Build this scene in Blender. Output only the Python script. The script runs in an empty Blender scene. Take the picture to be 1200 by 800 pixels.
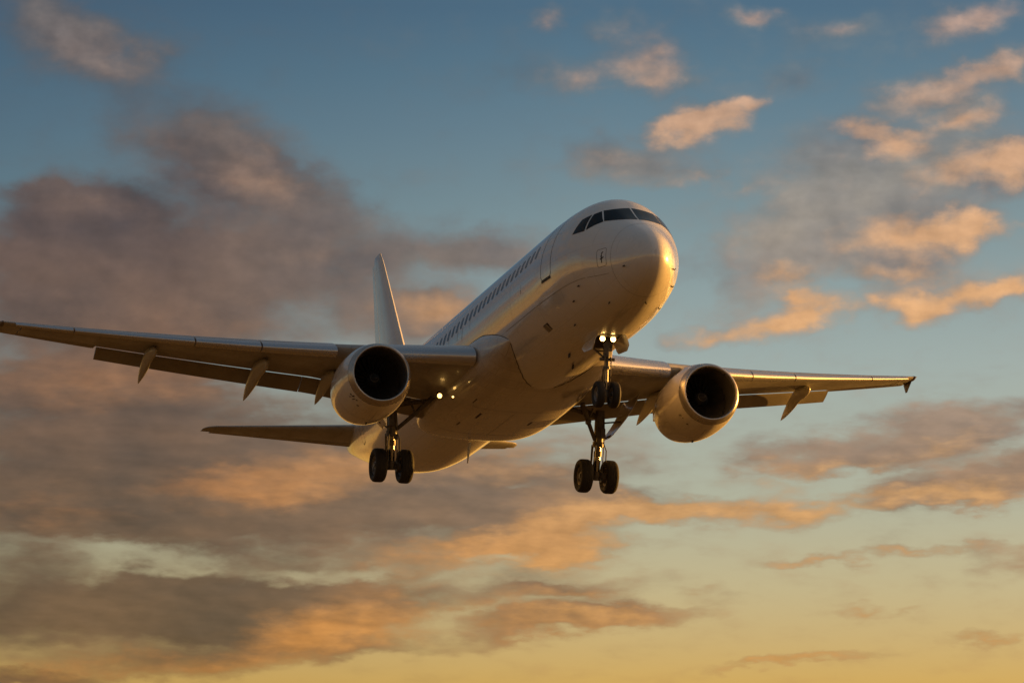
import bpy, bmesh, math, random
from mathutils import Vector, Matrix
random.seed(7)
rad = math.radians
scene = bpy.context.scene

# ------------------------------------------------------------------ camera
cam_data = bpy.data.cameras.new("camera")
cam = bpy.data.objects.new("camera", cam_data)
scene.collection.objects.link(cam)
cam_data.sensor_width = 36.0
cam_data.lens = 138.79
cam_data.clip_start = 0.5
cam_data.clip_end = 60000.0
_r = Vector((0.999994700, -0.00064027, 0.00319211))
_f = Vector((0.0, 0.980471389, 0.196661778))
_u = _r.cross(_f)
cam.matrix_world = Matrix(((_r.x, _u.x, -_f.x, 0.0), (_r.y, _u.y, -_f.y, 0.0), (_r.z, _u.z, -_f.z, 1.7), (0, 0, 0, 1)))
scene.camera = cam

# ------------------------------------------------------------------ exposure
scene.view_settings.view_transform = 'Standard'
scene.view_settings.look = 'None'
scene.view_settings.exposure = 0.75
scene.view_settings.gamma = 1.0
scene.view_settings.use_curve_mapping = False
try:
    scene.cycles.max_bounces = 8
    scene.cycles.use_denoising = True
except Exception:
    pass

EXPOSURE = 0.75
NISH, BASE_K, CLOUD_K = 0.235, 2 ** -EXPOSURE, 2 ** -EXPOSURE       # how much Nishita, sunset colour and cloud light make up the sky
SUN_EL, SUN_AZ = 4.0, 64.0            # degrees; azimuth clockwise from +Y (the way the camera looks)

# ------------------------------------------------------------------ sun
sun_data = bpy.data.lights.new("sun", 'SUN')
sun_data.energy = 5.0
sun_data.angle = rad(0.6)
sun_data.color = (1.0, 0.46, 0.08)
sun = bpy.data.objects.new("sun", sun_data)
scene.collection.objects.link(sun)
_d = Vector((math.sin(rad(SUN_AZ)) * math.cos(rad(SUN_EL)), math.cos(rad(SUN_AZ)) * math.cos(rad(SUN_EL)), math.sin(rad(SUN_EL))))
sun.rotation_euler = (-_d).to_track_quat('-Z', 'Y').to_euler()
sun.location = _d * 400

# ------------------------------------------------------------------ sky
# cloud lists: azimuth, elevation, half width, half height (degrees), tilt (degrees), weight
GREY_CLOUDS = [
    (-2.154, 12.07, 2.635, 1.387, 0, 0.4590000000000001),
    (-5.642, 10.284, 5.964, 4.022, 0, 0.6075),
    (-5.691, 12.379, 3.329, 1.526, 0, 1.0125000000000002),
    (-6.812, 12.103, 2.081, 1.526, 0, 0.4725),
    (-3.423, 12.424, 2.081, 0.832, -5, 0.54),
    (-4.467, 14.194, 2.358, 0.763, -10, 0.945),
    (-3.566, 13.472, 1.942, 0.694, -10, 0.7425000000000002),
    (-6.467, 13.282, 1.526, 0.555, 0, 0.675),
    (-2.676, 13.3, 1.11, 0.555, 0, 0.405),
    (-6.004, 9.784, 4.577, 1.526, 0, 0.81),
    (-3.376, 9.334, 3.606, 0.971, 0, 0.675),
    (-4.364, 8.704, 4.161, 0.832, 5, 0.7425000000000002),
    (-0.994, 8.986, 3.606, 0.763, 3, 1.0125000000000002),
    (-6.231, 8.918, 3.606, 0.694, 0, 0.675),
    (-5.577, 7.394, 4.439, 1.04, 0, 1.2825),
    (-3.352, 7.731, 3.329, 0.763, 5, 0.675),
    (0.261, 7.756, 2.353, 0.322, 5, 0.8624999999999999),
    (1.134, 7.363, 2.601, 0.272, 6, 0.9774999999999999),
    (-1.478, 6.947, 1.942, 0.194, 5, 0.54),
    (-1.528, 12.818, 1.803, 0.555, 0, 0.6075),
    (-0.258, 12.703, 1.248, 0.444, 0, 0.8775000000000001),
    (-1.392, 11.706, 1.248, 0.694, 0, 0.675),
    (0.509, 8.991, 1.61, 0.557, 0, 0.69),
    (-6.53, 15.673, 2.081, 0.971, -20, 0.54),
    (-0.999, 9.604, 1.942, 0.624, 0, 0.54),
    (1.457, 14.003, 1.053, 0.495, 0, 0.8775000000000001),
    (2.412, 13.875, 0.867, 0.396, 0, 0.7425000000000002),
    (5.32, 13.284, 2.601, 0.929, 12, 1.1475),
    (4.824, 13.909, 1.486, 0.743, 0, 0.81),
    (3.797, 12.689, 1.486, 0.681, 20, 0.8775000000000001),
    (6.716, 13.809, 1.858, 0.743, 10, 0.675),
    (6.609, 14.793, 2.105, 0.743, 15, 0.7425000000000002),
    (4.204, 15.088, 0.991, 0.347, 0, 0.675),
    (5.561, 12.54, 2.105, 0.619, 0, 0.81),
    (3.665, 12.011, 1.362, 0.495, 20, 0.675),
    (2.924, 14.426, 1.115, 0.557, 10, 0.405),
    (0.243, 15.238, 1.486, 0.495, 10, 0.3375),
    (2.035, 15.357, 1.115, 0.743, -20, 0.405),
    (5.104, 15.748, 2.477, 0.619, 5, 0.3375),
    (4.393, 9.718, 1.858, 0.372, 0, 0.8049999999999999),
    (6.516, 10.06, 2.105, 0.57, 8, 1.4949999999999999),
    (6.872, 9.28, 2.105, 0.446, 5, 1.4949999999999999),
    (3.517, 9.602, 0.867, 0.31, 0, 0.345),
    (1.136, 9.858, 1.61, 0.372, 0, 0.575),
    (1.763, 9.61, 0.867, 0.297, 0, 0.40249999999999997),
    (-7.148, 6.365, 1.664, 0.222, 0, 1.08),
    (7.403, 8.143, 0.867, 0.347, 0, 0.6325),
    (3.261, 8.863, 2.105, 0.372, 0, 0.1725),
    (6.552, 11.906, 1.734, 0.495, 8, 0.405),
    (5.492, 8.229, 2.229, 0.223, 4, 0.11499999999999999),
]
LIT_CLOUDS = [
    (-6.657, 15.669, 1.635, 0.749, -25, 0.57),
    (-5.89, 15.448, 0.954, 0.613, 0, 0.38),
    (-3.697, 13.716, 1.022, 0.49, -15, 0.7124999999999999),
    (-6.087, 13.169, 1.226, 0.409, 0, 0.38),
    (-1.14, 11.807, 1.022, 0.409, 0, 0.95),
    (-5.042, 11.406, 2.725, 0.749, -3, 0.4275),
    (-6.151, 10.704, 2.043, 0.49, 0, 0.6174999999999999),
    (-4.403, 10.801, 1.635, 0.409, 0, 0.285),
    (-4.468, 14.256, 1.362, 0.409, 0, 0.2375),
    (-2.919, 12.555, 1.362, 0.545, 0, 0.2375),
    (-2.127, 9.533, 3.269, 0.518, 8, 0.855),
    (-3.747, 9.083, 2.18, 0.409, 0, 0.475),
    (-0.24, 8.371, 2.725, 0.381, 6, 0.95),
    (0.51, 8.188, 1.734, 0.297, 6, 0.76),
    (-2.599, 7.148, 1.907, 0.49, 8, 1.14),
    (-1.983, 7.744, 1.499, 0.354, 12, 0.475),
    (-4.326, 6.663, 2.316, 0.245, 0, 0.57),
    (-6.663, 6.556, 1.771, 0.245, 0, 0.475),
    (-6.722, 8.785, 1.635, 0.409, 0, 0.285),
    (0.51, 8.559, 1.61, 0.372, 0, 0.6649999999999999),
    (1.26, 8.868, 1.61, 0.433, 0, 0.6649999999999999),
    (0.257, 9.424, 1.238, 0.372, 0, 0.475),
    (0.636, 7.337, 1.734, 0.198, 6, 0.6649999999999999),
    (0.262, 7.632, 1.61, 0.198, 6, 0.285),
    (3.385, 8.862, 1.981, 0.297, 2, 0.9974999999999999),
    (2.011, 8.868, 1.238, 0.297, 0, 0.6649999999999999),
    (4.384, 8.954, 0.991, 0.248, 0, 0.475),
    (3.764, 9.292, 1.115, 0.223, 0, 0.4275),
    (1.258, 7.203, 2.353, 0.173, 6, 0.6649999999999999),
    (2.006, 7.449, 1.238, 0.149, 6, 0.475),
    (1.01, 7.695, 1.486, 0.173, 0, 0.38),
    (-0.735, 7.444, 1.635, 0.245, 0, 0.38),
    (2.754, 7.78, 0.619, 0.124, 0, 0.38),
    (0.498, 15.94, 0.557, 0.297, 0, 0.735),
    (3.703, 15.993, 0.557, 0.248, 0, 0.7875000000000001),
    (2.925, 14.488, 1.053, 0.421, 8, 1.2075),
    (3.5, 14.741, 0.557, 0.248, 10, 0.63),
    (2.542, 14.405, 0.619, 0.297, 0, 0.525),
    (1.011, 15.152, 0.991, 0.322, 15, 0.525),
    (2.036, 15.517, 0.867, 0.619, -20, 0.63),
    (1.907, 15.112, 0.557, 0.372, 0, 0.42000000000000004),
    (7.012, 15.884, 1.053, 0.372, 15, 0.9450000000000001),
    (4.787, 15.815, 0.867, 0.272, 0, 0.42000000000000004),
    (6.359, 14.922, 1.61, 0.396, 15, 0.735),
    (7.377, 15.262, 0.743, 0.322, 0, 0.735),
    (6.602, 14.425, 0.991, 0.297, 10, 0.8925),
    (5.585, 14.055, 0.619, 0.347, 0, 1.05),
    (5.211, 14.37, 0.495, 0.248, 0, 0.735),
    (6.966, 13.766, 1.238, 0.396, 10, 1.05),
    (7.471, 13.912, 0.743, 0.347, 0, 0.525),
    (6.068, 12.839, 1.858, 0.396, 4, 1.05),
    (6.949, 12.943, 0.867, 0.322, 0, 0.8400000000000001),
    (5.808, 12.29, 1.115, 0.297, 0, 0.5775000000000001),
    (4.108, 12.253, 0.681, 0.272, 0, 0.735),
    (3.849, 11.515, 0.867, 0.297, 5, 1.1550000000000002),
    (4.48, 11.742, 0.718, 0.347, 10, 1.1025),
    (2.84, 11.399, 0.867, 0.198, 0, 0.8925),
    (4.294, 11.942, 0.557, 0.223, 10, 0.525),
    (6.678, 11.965, 1.486, 0.297, 10, 1.05),
    (6.047, 11.645, 0.557, 0.272, 0, 0.8925),
    (5.551, 11.924, 0.867, 0.248, 0, 0.8400000000000001),
    (7.428, 12.01, 0.743, 0.223, 0, 0.63),
    (4.516, 9.532, 1.486, 0.173, 0, 0.6649999999999999),
    (6.387, 9.816, 1.362, 0.248, 10, 0.57),
    (6.002, 9.084, 1.858, 0.198, 3, 0.9025),
    (6.866, 8.973, 0.991, 0.173, 0, 0.855),
    (4.262, 9.226, 0.867, 0.149, 0, 0.285),
    (5.74, 8.251, 2.229, 0.111, 4, 0.6649999999999999),
    (4.25, 8.166, 0.867, 0.111, 0, 0.475),
    (4.986, 7.533, 0.557, 0.149, 0, 0.7124999999999999),
    (5.726, 7.428, 0.619, 0.099, 0, 0.4275),
    (4.234, 6.765, 1.486, 0.099, 3, 0.76),
    (7.071, 7.01, 0.867, 0.111, 0, 0.6649999999999999),
    (3.491, 6.707, 0.743, 0.087, 0, 0.38),
    (1.521, 14.003, 0.743, 0.297, 0, 0.315),
    (2.855, 13.686, 0.495, 0.248, 0, 0.525),
    (3.552, 13.531, 0.557, 0.223, 0, 0.42000000000000004),
    (2.009, 8.374, 1.238, 0.124, 0, 0.285),
]
HOLES = [
    (-5.595, 8.192, 1.734, 0.297, -8, 0.55),
    (-4.351, 8.014, 1.981, 0.272, -4, 0.6),
    (-3.168, 7.906, 1.362, 0.223, 8, 0.45),
    (-6.084, 7.962, 0.867, 0.272, 0, 0.5),
    (-2.235, 8.013, 0.743, 0.173, 8, 0.3),
    (-3.774, 10.75, 1.486, 0.446, -15, 0.5),
    (-3.023, 10.946, 0.991, 0.372, 0, 0.35),
    (0.258, 9.176, 0.619, 0.173, 0, 0.5),
    (-0.115, 8.187, 0.743, 0.099, 0, 0.5),
    (-7.353, 13.562, 0.743, 0.248, 0, 0.3),
    (-2.18, 14.418, 1.115, 0.743, 0, 0.2),
]

def srgb(r, g, b):
    def f(c):
        c /= 255.0
        return c / 12.92 if c <= 0.04045 else ((c + 0.055) / 1.055) ** 2.4
    return (f(r), f(g), f(b), 1.0)

world = bpy.data.worlds.new("World")
scene.world = world
world.use_nodes = True
wt = world.node_tree
wt.nodes.clear()

class NG:
    """small helper around a node tree"""
    def __init__(self, tree):
        self.t = tree
    def n(self, typ, **kw):
        nd = self.t.nodes.new(typ)
        for k, v in kw.items():
            setattr(nd, k, v)
        return nd
    def put(self, sock, v):
        if isinstance(v, bpy.types.NodeSocket):
            self.t.links.new(v, sock)
        elif v is not None:
            sock.default_value = v
    def math(self, op, a, b=None, c=None, clamp=False):
        nd = self.n('ShaderNodeMath', operation=op, use_clamp=clamp)
        for s, v in zip(nd.inputs, (a, b, c)):
            self.put(s, v)
        return nd.outputs[0]
    def vmath(self, op, a, b=None, scale=None):
        nd = self.n('ShaderNodeVectorMath', operation=op)
        self.put(nd.inputs[0], a)
        if b is not None:
            self.put(nd.inputs[1], b)
        if scale is not None:
            self.put(nd.inputs['Scale'], scale)
        return nd.outputs[1] if op in ('DOT_PRODUCT', 'LENGTH', 'DISTANCE') else nd.outputs[0]
    def maprange(self, v, a, b, c=0.0, d=1.0, smooth=False):
        nd = self.n('ShaderNodeMapRange', interpolation_type='SMOOTHSTEP' if smooth else 'LINEAR', clamp=True)
        for s, x in zip(nd.inputs, (v, a, b, c, d)):
            self.put(s, x)
        return nd.outputs[0]
    def ramp(self, v, stops, interp='LINEAR'):
        nd = self.n('ShaderNodeValToRGB')
        cr = nd.color_ramp
        cr.interpolation = interp
        while len(cr.elements) > 1:
            cr.elements.remove(cr.elements[-1])
        for i, (p, c) in enumerate(stops):
            e = cr.elements[0] if i == 0 else cr.elements.new(p)
            e.position = p
            e.color = c
        self.put(nd.inputs[0], v)
        return nd.outputs[0]
    def mix(self, fac, a, b, blend='MIX'):
        nd = self.n('ShaderNodeMix', data_type='RGBA', blend_type=blend)
        self.put(nd.inputs[0], fac)
        self.put(nd.inputs[6], a)
        self.put(nd.inputs[7], b)
        return nd.outputs[2]
    def noise(self, vec, scale, detail=4.0, rough=0.5, dist=0.0, dims='3D'):
        nd = self.n('ShaderNodeTexNoise', noise_dimensions=dims)
        self.put(nd.inputs['Vector'], vec)
        self.put(nd.inputs['Scale'], scale)
        self.put(nd.inputs['Detail'], detail)
        self.put(nd.inputs['Roughness'], rough)
        self.put(nd.inputs['Distortion'], dist)
        return nd.outputs
    def xyz(self, x, y, z=0.0):
        nd = self.n('ShaderNodeCombineXYZ')
        self.put(nd.inputs[0], x); self.put(nd.inputs[1], y); self.put(nd.inputs[2], z)
        return nd.outputs[0]

W = NG(wt)
tc = W.n('ShaderNodeTexCoord')
dirv = W.vmath('NORMALIZE', tc.outputs['Generated'])
sep = W.n('ShaderNodeSeparateXYZ')
wt.links.new(dirv, sep.inputs[0])
az = W.math('MULTIPLY', W.math('ARCTAN2', sep.outputs[0], sep.outputs[1]), 57.29578)
el = W.math('MULTIPLY', W.math('ARCSINE', sep.outputs[2]), 57.29578)

# clear sky, by elevation: gold at the skyline, pale green, deepening blue, then lifted overhead as added cool fill
elr = W.maprange(el, -10.0, 40.0)
def E(e): return (e + 10.0) / 50.0
base = W.ramp(elr, [(E(-10), (0.06, 0.03, 0.010, 1)), (E(-1.0), (0.35, 0.16, 0.03, 1)), (E(0.6), (0.95, 0.43, 0.08, 1)), (E(3.0), (0.78, 0.38, 0.08, 1)),
    (E(5.0), (0.5558, 0.2425, 0.004, 1)), (E(6.4), (0.5355, 0.2964, 0.0462, 1)), (E(7.8), (0.4525, 0.3561, 0.1794, 1)), (E(9.0), (0.3603, 0.3507, 0.2523, 1)), (E(11.0), (0.2794, 0.3288, 0.3119, 1)), (E(12.2), (0.1995, 0.2622, 0.2733, 1)), (E(13.3), (0.1361, 0.2029, 0.2327, 1)), (E(14.4), (0.0867, 0.1546, 0.2075, 1)), (E(15.2), (0.0554, 0.1248, 0.1876, 1)), (E(16.2), (0.0294, 0.087, 0.1566, 1)),
    (E(24), (0.105, 0.140, 0.170, 1)), (E(40), (0.110, 0.138, 0.165, 1))])
lowhigh = W.maprange(el, 7.0, 13.0)
left = W.mix(lowhigh, (0.78, 0.77, 0.76, 1), (0.44, 0.57, 0.68, 1))
base = W.mix(1.0, base, W.mix(W.maprange(az, -8.5, 1.5), left, (1, 1, 1, 1)), 'MULTIPLY')

# clouds: soft patches warped and broken up by noise
flat = W.xyz(az, W.math('SUBTRACT', W.math('MULTIPLY', el, 1.5), W.math('MULTIPLY', W.math('MAXIMUM', W.math('SUBTRACT', 11.0, el), 0.0), 1.2)), 0.0)   # layers flatten towards the horizon
w1 = W.noise(flat, 0.55, 3.0, 0.5)[1]
w2 = W.noise(flat, 2.1, 4.0, 0.55)[1]
warp = W.vmath('ADD', W.vmath('MULTIPLY', W.vmath('SUBTRACT', w1, (0.5, 0.5, 0.5)), (1.5, 0.7, 0.0)),
               W.vmath('MULTIPLY', W.vmath('SUBTRACT', w2, (0.5, 0.5, 0.5)), (0.75, 0.38, 0.0)))
P = W.vmath('ADD', W.xyz(az, el, 0.0), warp)
fb1 = W.noise(W.vmath('ADD', flat, (31.0, 7.0, 0.0)), 1.1, 4.0, 0.52)[0]
fb2 = W.noise(W.vmath('ADD', flat, (3.0, 57.0, 0.0)), 2.2, 3.0, 0.5)[0]

def field(blobs):
    total = None
    for (a, e, ra, re, tilt, wgt) in blobs:
        mp = W.n('ShaderNodeMapping', vector_type='TEXTURE')
        wt.links.new(P, mp.inputs['Vector'])
        mp.inputs['Location'].default_value = (a, e, 0)
        mp.inputs['Rotation'].default_value = (0, 0, rad(tilt))
        mp.inputs['Scale'].default_value = (ra, re, 1)
        g = W.n('ShaderNodeTexGradient', gradient_type='SPHERICAL')
        wt.links.new(mp.outputs[0], g.inputs[0])
        total = W.math('MULTIPLY_ADD', g.outputs['Fac'], wgt, 0.0 if total is None else total)
    return total if total is not None else 0.0
inframe = W.maprange(W.math('ABSOLUTE', W.math('SUBTRACT', az, 0.0)), 8.0, 14.0)          # away from this patch of sky: the same cloud, scattered by noise
inframe = W.math('MAXIMUM', inframe, W.maprange(el, 16.0, 20.0))
inframe = W.math('MULTIPLY', inframe, W.math('MULTIPLY', W.maprange(el, -1.0, 3.0), W.maprange(el, 75.0, 40.0)))
elsew = W.noise(W.xyz(W.math('MULTIPLY', az, 0.35), W.math('MULTIPLY', el, 0.9), 0.0), 0.35, 5.0, 0.55)[0]
grey = W.math('ADD', W.math('SUBTRACT', field(GREY_CLOUDS), field(HOLES)), W.math('MULTIPLY', inframe, W.maprange(elsew, 0.42, 0.62, 0.0, 0.8)))
lit = W.math('ADD', field(LIT_CLOUDS), W.math('MULTIPLY', inframe, W.maprange(elsew, 0.5, 0.66, 0.0, 0.5)))
relief = W.math('SUBTRACT', fb2, W.noise(W.vmath('ADD', flat, (3.0 + 0.12, 57.0 + 0.10, 0.0)), 2.2, 3.0, 0.5)[0])
relief1 = W.math('SUBTRACT', fb1, W.noise(W.vmath('ADD', flat, (31.0 + 0.2, 7.0 + 0.16, 0.0)), 1.1, 4.0, 0.52)[0])
shade = W.math('ADD', 1.0, W.math('ADD', W.math('MULTIPLY', relief, 0.22), W.math('MULTIPLY', relief1, 0.6)))
both = W.math('ADD', W.math('MAXIMUM', grey, -0.45), W.math('MULTIPLY', lit, 0.85))
wisp = W.math('ADD', W.math('MULTIPLY', W.math('SUBTRACT', fb1, 0.5), 1.0), W.math('MULTIPLY', W.math('SUBTRACT', fb2, 0.5), 0.5))
dens = W.maprange(W.math('ADD', both, W.math('MULTIPLY', wisp, W.maprange(az, -4.0, 4.0, 0.62, 1.0))), -0.08, 0.98, smooth=True)
warm = W.maprange(W.math('ADD', lit, W.math('MULTIPLY', W.math('SUBTRACT', fb2, 0.5), W.maprange(az, -4.0, 3.0, 0.42, 0.75))), 0.02, 1.10, smooth=True)
gcol = W.ramp(elr, [(E(5), srgb(160, 116, 66)), (E(7.0), srgb(110, 90, 68)), (E(9.0), srgb(110, 89, 72)), (E(11), srgb(115, 92, 78)), (E(13), srgb(106, 90, 85)), (E(15), srgb(100, 97, 98))])
gcolr = W.ramp(elr, [(E(5), srgb(170, 130, 84)), (E(7.0), srgb(158, 122, 88)), (E(9.4), srgb(148, 124, 104)), (E(11), srgb(150, 137, 127)), (E(13), srgb(138, 135, 132)), (E(15.5), srgb(108, 120, 128))])
gcol = W.mix(W.maprange(az, -5.0, 4.0), W.mix(1.0, gcol, (0.84, 0.84, 0.86, 1), 'MULTIPLY'), gcolr)
fb3 = W.noise(W.vmath('ADD', flat, (11.0, 23.0, 0.0)), 0.5, 4.0, 0.5)[0]
gcol = W.mix(W.maprange(fb3, 0.3, 0.7), W.mix(1.0, gcol, (0.72, 0.75, 0.82, 1), 'MULTIPLY'), W.mix(1.0, gcol, (1.38, 1.24, 1.08, 1), 'MULTIPLY'))
lcol = W.ramp(elr, [(E(5), srgb(214, 152, 70)), (E(7), srgb(205, 150, 84)), (E(9.5), srgb(212, 162, 108)), (E(12), srgb(228, 174, 122)), (E(14), srgb(218, 172, 134)), (E(16), srgb(186, 156, 140))])
lcoll = W.ramp(elr, [(E(5), srgb(204, 140, 66)), (E(7), srgb(206, 138, 70)), (E(8.5), srgb(200, 132, 70)), (E(9.7), srgb(182, 122, 70)), (E(11), srgb(152, 106, 72)), (E(12.3), srgb(138, 106, 86)), (E(14), srgb(158, 128, 110)), (E(16), srgb(132, 124, 122))])
lcol = W.mix(W.maprange(az, -5.0, 2.5), lcoll, lcol)
lcol = W.mix(W.maprange(fb1, 0.3, 0.72), W.mix(1.0, lcol, (0.82, 0.80, 0.80, 1), 'MULTIPLY'), W.mix(1.0, lcol, (1.08, 1.08, 1.08, 1), 'MULTIPLY'))

# the clear sky: Nishita plus the sunset colours of this evening; the clouds stand in front of it
cosd = W.vmath('DOT_PRODUCT', dirv, tuple(_d))
near = W.maprange(cosd, 0.45, 1.0)
glow = W.math('MULTIPLY', W.math('POWER', near, 4.0), W.maprange(el, -3.0, 0.5))
away = W.maprange(cosd, -1.0, 0.3, 0.70, 1.0)
SKY_K = 10.0
nish = W.n('ShaderNodeTexSky', sky_type='NISHITA')
nish.sun_disc = False
nish.sun_elevation = rad(SUN_EL)
nish.sun_rotation = rad(SUN_AZ)
nish.altitude = 50
base = W.mix(1.0, base, W.xyz(away, away, away), 'MULTIPLY')
clear = W.mix(1.0, W.vmath('SCALE', nish.outputs[0], scale=NISH), W.vmath('SCALE', base, scale=SKY_K * BASE_K), 'ADD')
clear = W.mix(1.0, clear, W.vmath('SCALE', W.vmath('MULTIPLY', W.xyz(glow, glow, glow), (4.5, 2.0, 0.45)), scale=SKY_K), 'ADD')
clouds_a = W.vmath('SCALE', gcol, scale=SKY_K * CLOUD_K)
clouds_b = W.vmath('SCALE', lcol, scale=SKY_K * CLOUD_K)
cloud = W.vmath('MULTIPLY', W.mix(warm, clouds_a, clouds_b), W.xyz(shade, shade, shade))
col = W.mix(W.math('MULTIPLY', dens, 0.93), clear, cloud)
bg = W.n('ShaderNodeBackground')
wt.links.new(col, bg.inputs[0])
bg.inputs[1].default_value = 0.1
wout = W.n('ShaderNodeOutputWorld')
wt.links.new(bg.outputs[0], wout.inputs[0])
try:
    world.cycles.sampling_method = 'MANUAL'
    world.cycles.sample_map_resolution = 512
except Exception:
    pass

# ------------------------------------------------------------------ materials
def principled(name, color, rough=0.5, metal=0.0, coat=0.0, coat_rough=0.08, spec=0.5):
    m = bpy.data.materials.new(name)
    m.use_nodes = True
    b = m.node_tree.nodes['Principled BSDF']
    b.inputs['Base Color'].default_value = (*color, 1)
    b.inputs['Roughness'].default_value = rough
    b.inputs['Metallic'].default_value = metal
    b.inputs['Coat Weight'].default_value = coat
    b.inputs['Coat Roughness'].default_value = coat_rough
    b.inputs['Coat IOR'].default_value = 1.75
    b.inputs['Specular IOR Level'].default_value = spec
    return m, NG(m.node_tree), b

def weathered(name, color, dirt, rough=0.4, metal=0.0, coat=0.0, amount=0.5, scale=0.8, stretch=(0.15, 1.0, 1.0), bump=0.0, rvar=0.08, panel=None):
    """paint or metal with soil smeared along the airflow (local X), fine mottling and slightly uneven gloss"""
    m, g, b = principled(name, color, rough, metal, coat)
    t = g.n('ShaderNodeTexCoord')
    v = g.vmath('MULTIPLY', t.outputs['Object'], stretch)
    n1 = g.noise(v, scale, 6.0, 0.6)[0]
    n2 = g.noise(t.outputs['Object'], 5.0, 4.0, 0.6)[0]
    f = g.math('MULTIPLY', g.math('ADD', g.maprange(n1, 0.45, 0.75), g.math('MULTIPLY', g.maprange(n2, 0.5, 0.8), 0.35)), amount, clamp=True)
    c = g.mix(f, (*color, 1), (*dirt, 1))
    g.put(b.inputs['Base Color'], c)
    g.put(b.inputs['Roughness'], g.maprange(n1, 0.3, 0.75, max(rough - rvar, 0.02), rough + rvar * 1.5))
    if panel:
        sp = g.n('ShaderNodeSeparateXYZ')
        m.node_tree.links.new(t.outputs['Object'], sp.inputs[0])
        if panel == 'body':
            pv = g.xyz(sp.outputs[0], g.math('MULTIPLY', g.math('ARCTAN2', sp.outputs[1], sp.outputs[2]), 2.0))
        else:
            pv = g.xyz(sp.outputs[1], sp.outputs[0])
        br = g.n('ShaderNodeTexBrick')
        br.offset = 0.5
        g.put(br.inputs['Vector'], pv)
        g.put(br.inputs['Color1'], (1, 1, 1, 1)); g.put(br.inputs['Color2'], (0.90, 0.90, 0.91, 1)); g.put(br.inputs['Mortar'], (0.55, 0.53, 0.50, 1))
        g.put(br.inputs['Scale'], 1.0)
        g.put(br.inputs['Mortar Size'], 0.010)
        g.put(br.inputs['Mortar Smooth'], 0.3)
        g.put(br.inputs['Brick Width'], 2.13 if panel == 'body' else 1.7)
        g.put(br.inputs['Row Height'], 0.98 if panel == 'body' else 0.62)
        c = g.mix(0.40 if panel == 'body' else 0.75, c, g.mix(1.0, c, br.outputs['Color'], 'MULTIPLY'))
        g.put(b.inputs['Base Color'], c)
    if bump:
        bp = g.n('ShaderNodeBump')
        bp.inputs['Strength'].default_value = bump
        bp.inputs['Distance'].default_value = 0.02
        n3 = g.noise(t.outputs['Object'], 1.3, 2.0, 0.4)[0]
        g.put(bp.inputs['Height'], n3)
        g.put(b.inputs['Normal'], bp.outputs[0])
        g.put(b.inputs['Coat Normal'], bp.outputs[0])
    return m

M = {}
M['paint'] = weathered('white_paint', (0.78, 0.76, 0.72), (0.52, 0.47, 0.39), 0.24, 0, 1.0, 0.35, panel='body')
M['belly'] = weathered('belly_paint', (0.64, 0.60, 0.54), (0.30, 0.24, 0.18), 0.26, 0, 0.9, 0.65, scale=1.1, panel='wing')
M['nacelle'] = weathered('nacelle_paint', (0.74, 0.70, 0.63), (0.42, 0.35, 0.27), 0.26, 0, 0.9, 0.45, scale=1.6)
M['wing'] = weathered('wing_grey', (0.40, 0.39, 0.37), (0.20, 0.17, 0.14), 0.38, 0, 0.2, 0.6, scale=1.0, stretch=(0.3, 1, 1), panel='wing')
M['flap'] = weathered('flap_grey', (0.30, 0.28, 0.26), (0.16, 0.13, 0.11), 0.42, 0, 0.1, 0.6, stretch=(0.3, 1, 1))
M['canoe'] = weathered('fairing_grey', (0.46, 0.44, 0.40), (0.25, 0.21, 0.17), 0.33, 0, 0.3, 0.5)
M['slat'] = weathered('slat_metal', (0.62, 0.62, 0.63), (0.42, 0.40, 0.38), 0.27, 0.75, 0, 0.4, stretch=(1, 0.25, 1))
M['lip'] = weathered('lip_metal', (0.55, 0.52, 0.48), (0.34, 0.29, 0.24), 0.30, 0.85, 0, 0.5, scale=2.5, stretch=(1, 1, 1))
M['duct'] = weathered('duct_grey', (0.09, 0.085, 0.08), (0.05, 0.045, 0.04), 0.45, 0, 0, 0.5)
M['fan'] = weathered('fan_titanium', (0.10, 0.095, 0.09), (0.05, 0.047, 0.044), 0.38, 0.7, 0, 0.4, scale=3)
M['spinner'] = principled('spinner_black', (0.035, 0.034, 0.034), 0.4)[0]
M['mark'] = principled('marking_white', (0.30, 0.29, 0.27), 0.5)[0]
M['hot'] = weathered('exhaust_metal', (0.30, 0.25, 0.20), (0.10, 0.08, 0.07), 0.35, 0.9, 0, 0.7, scale=2)
M['rubber'] = weathered('tyre_rubber', (0.020, 0.019, 0.018), (0.045, 0.040, 0.034), 0.75, 0, 0, 0.4, scale=4, stretch=(1, 1, 1))
M['rim'] = weathered('wheel_rim', (0.24, 0.22, 0.20), (0.07, 0.06, 0.05), 0.45, 0.4, 0, 0.7, scale=8, stretch=(1, 1, 1))
M['gear'] = weathered('shaded_gear_paint', (0.13, 0.115, 0.10), (0.04, 0.034, 0.028), 0.42, 0.1, 0, 0.8, scale=5, stretch=(1, 1, 1))  # shade put into the colour; the real legs are painted white
M['chrome'] = principled('strut_chrome', (0.22, 0.20, 0.18), 0.22, 1.0)[0]
M['line'] = principled('panel_gap', (0.05, 0.04, 0.035), 0.7, spec=0.2)[0]
M['softline'] = principled('seam_sealant', (0.34, 0.31, 0.27), 0.5)[0]
M['glass'] = principled('cockpit_glass', (0.008, 0.010, 0.012), 0.06, 0, 0.0, spec=0.22)[0]
M['wglass'] = principled('cabin_glass', (0.05, 0.068, 0.085), 0.15, 0, 0.0, spec=0.45)[0]
M['dark'] = principled('dark_fitting', (0.03, 0.026, 0.022), 0.6)[0]
M['fence'] = weathered('tip_fence_paint', (0.16, 0.13, 0.12), (0.08, 0.06, 0.05), 0.4)
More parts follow.
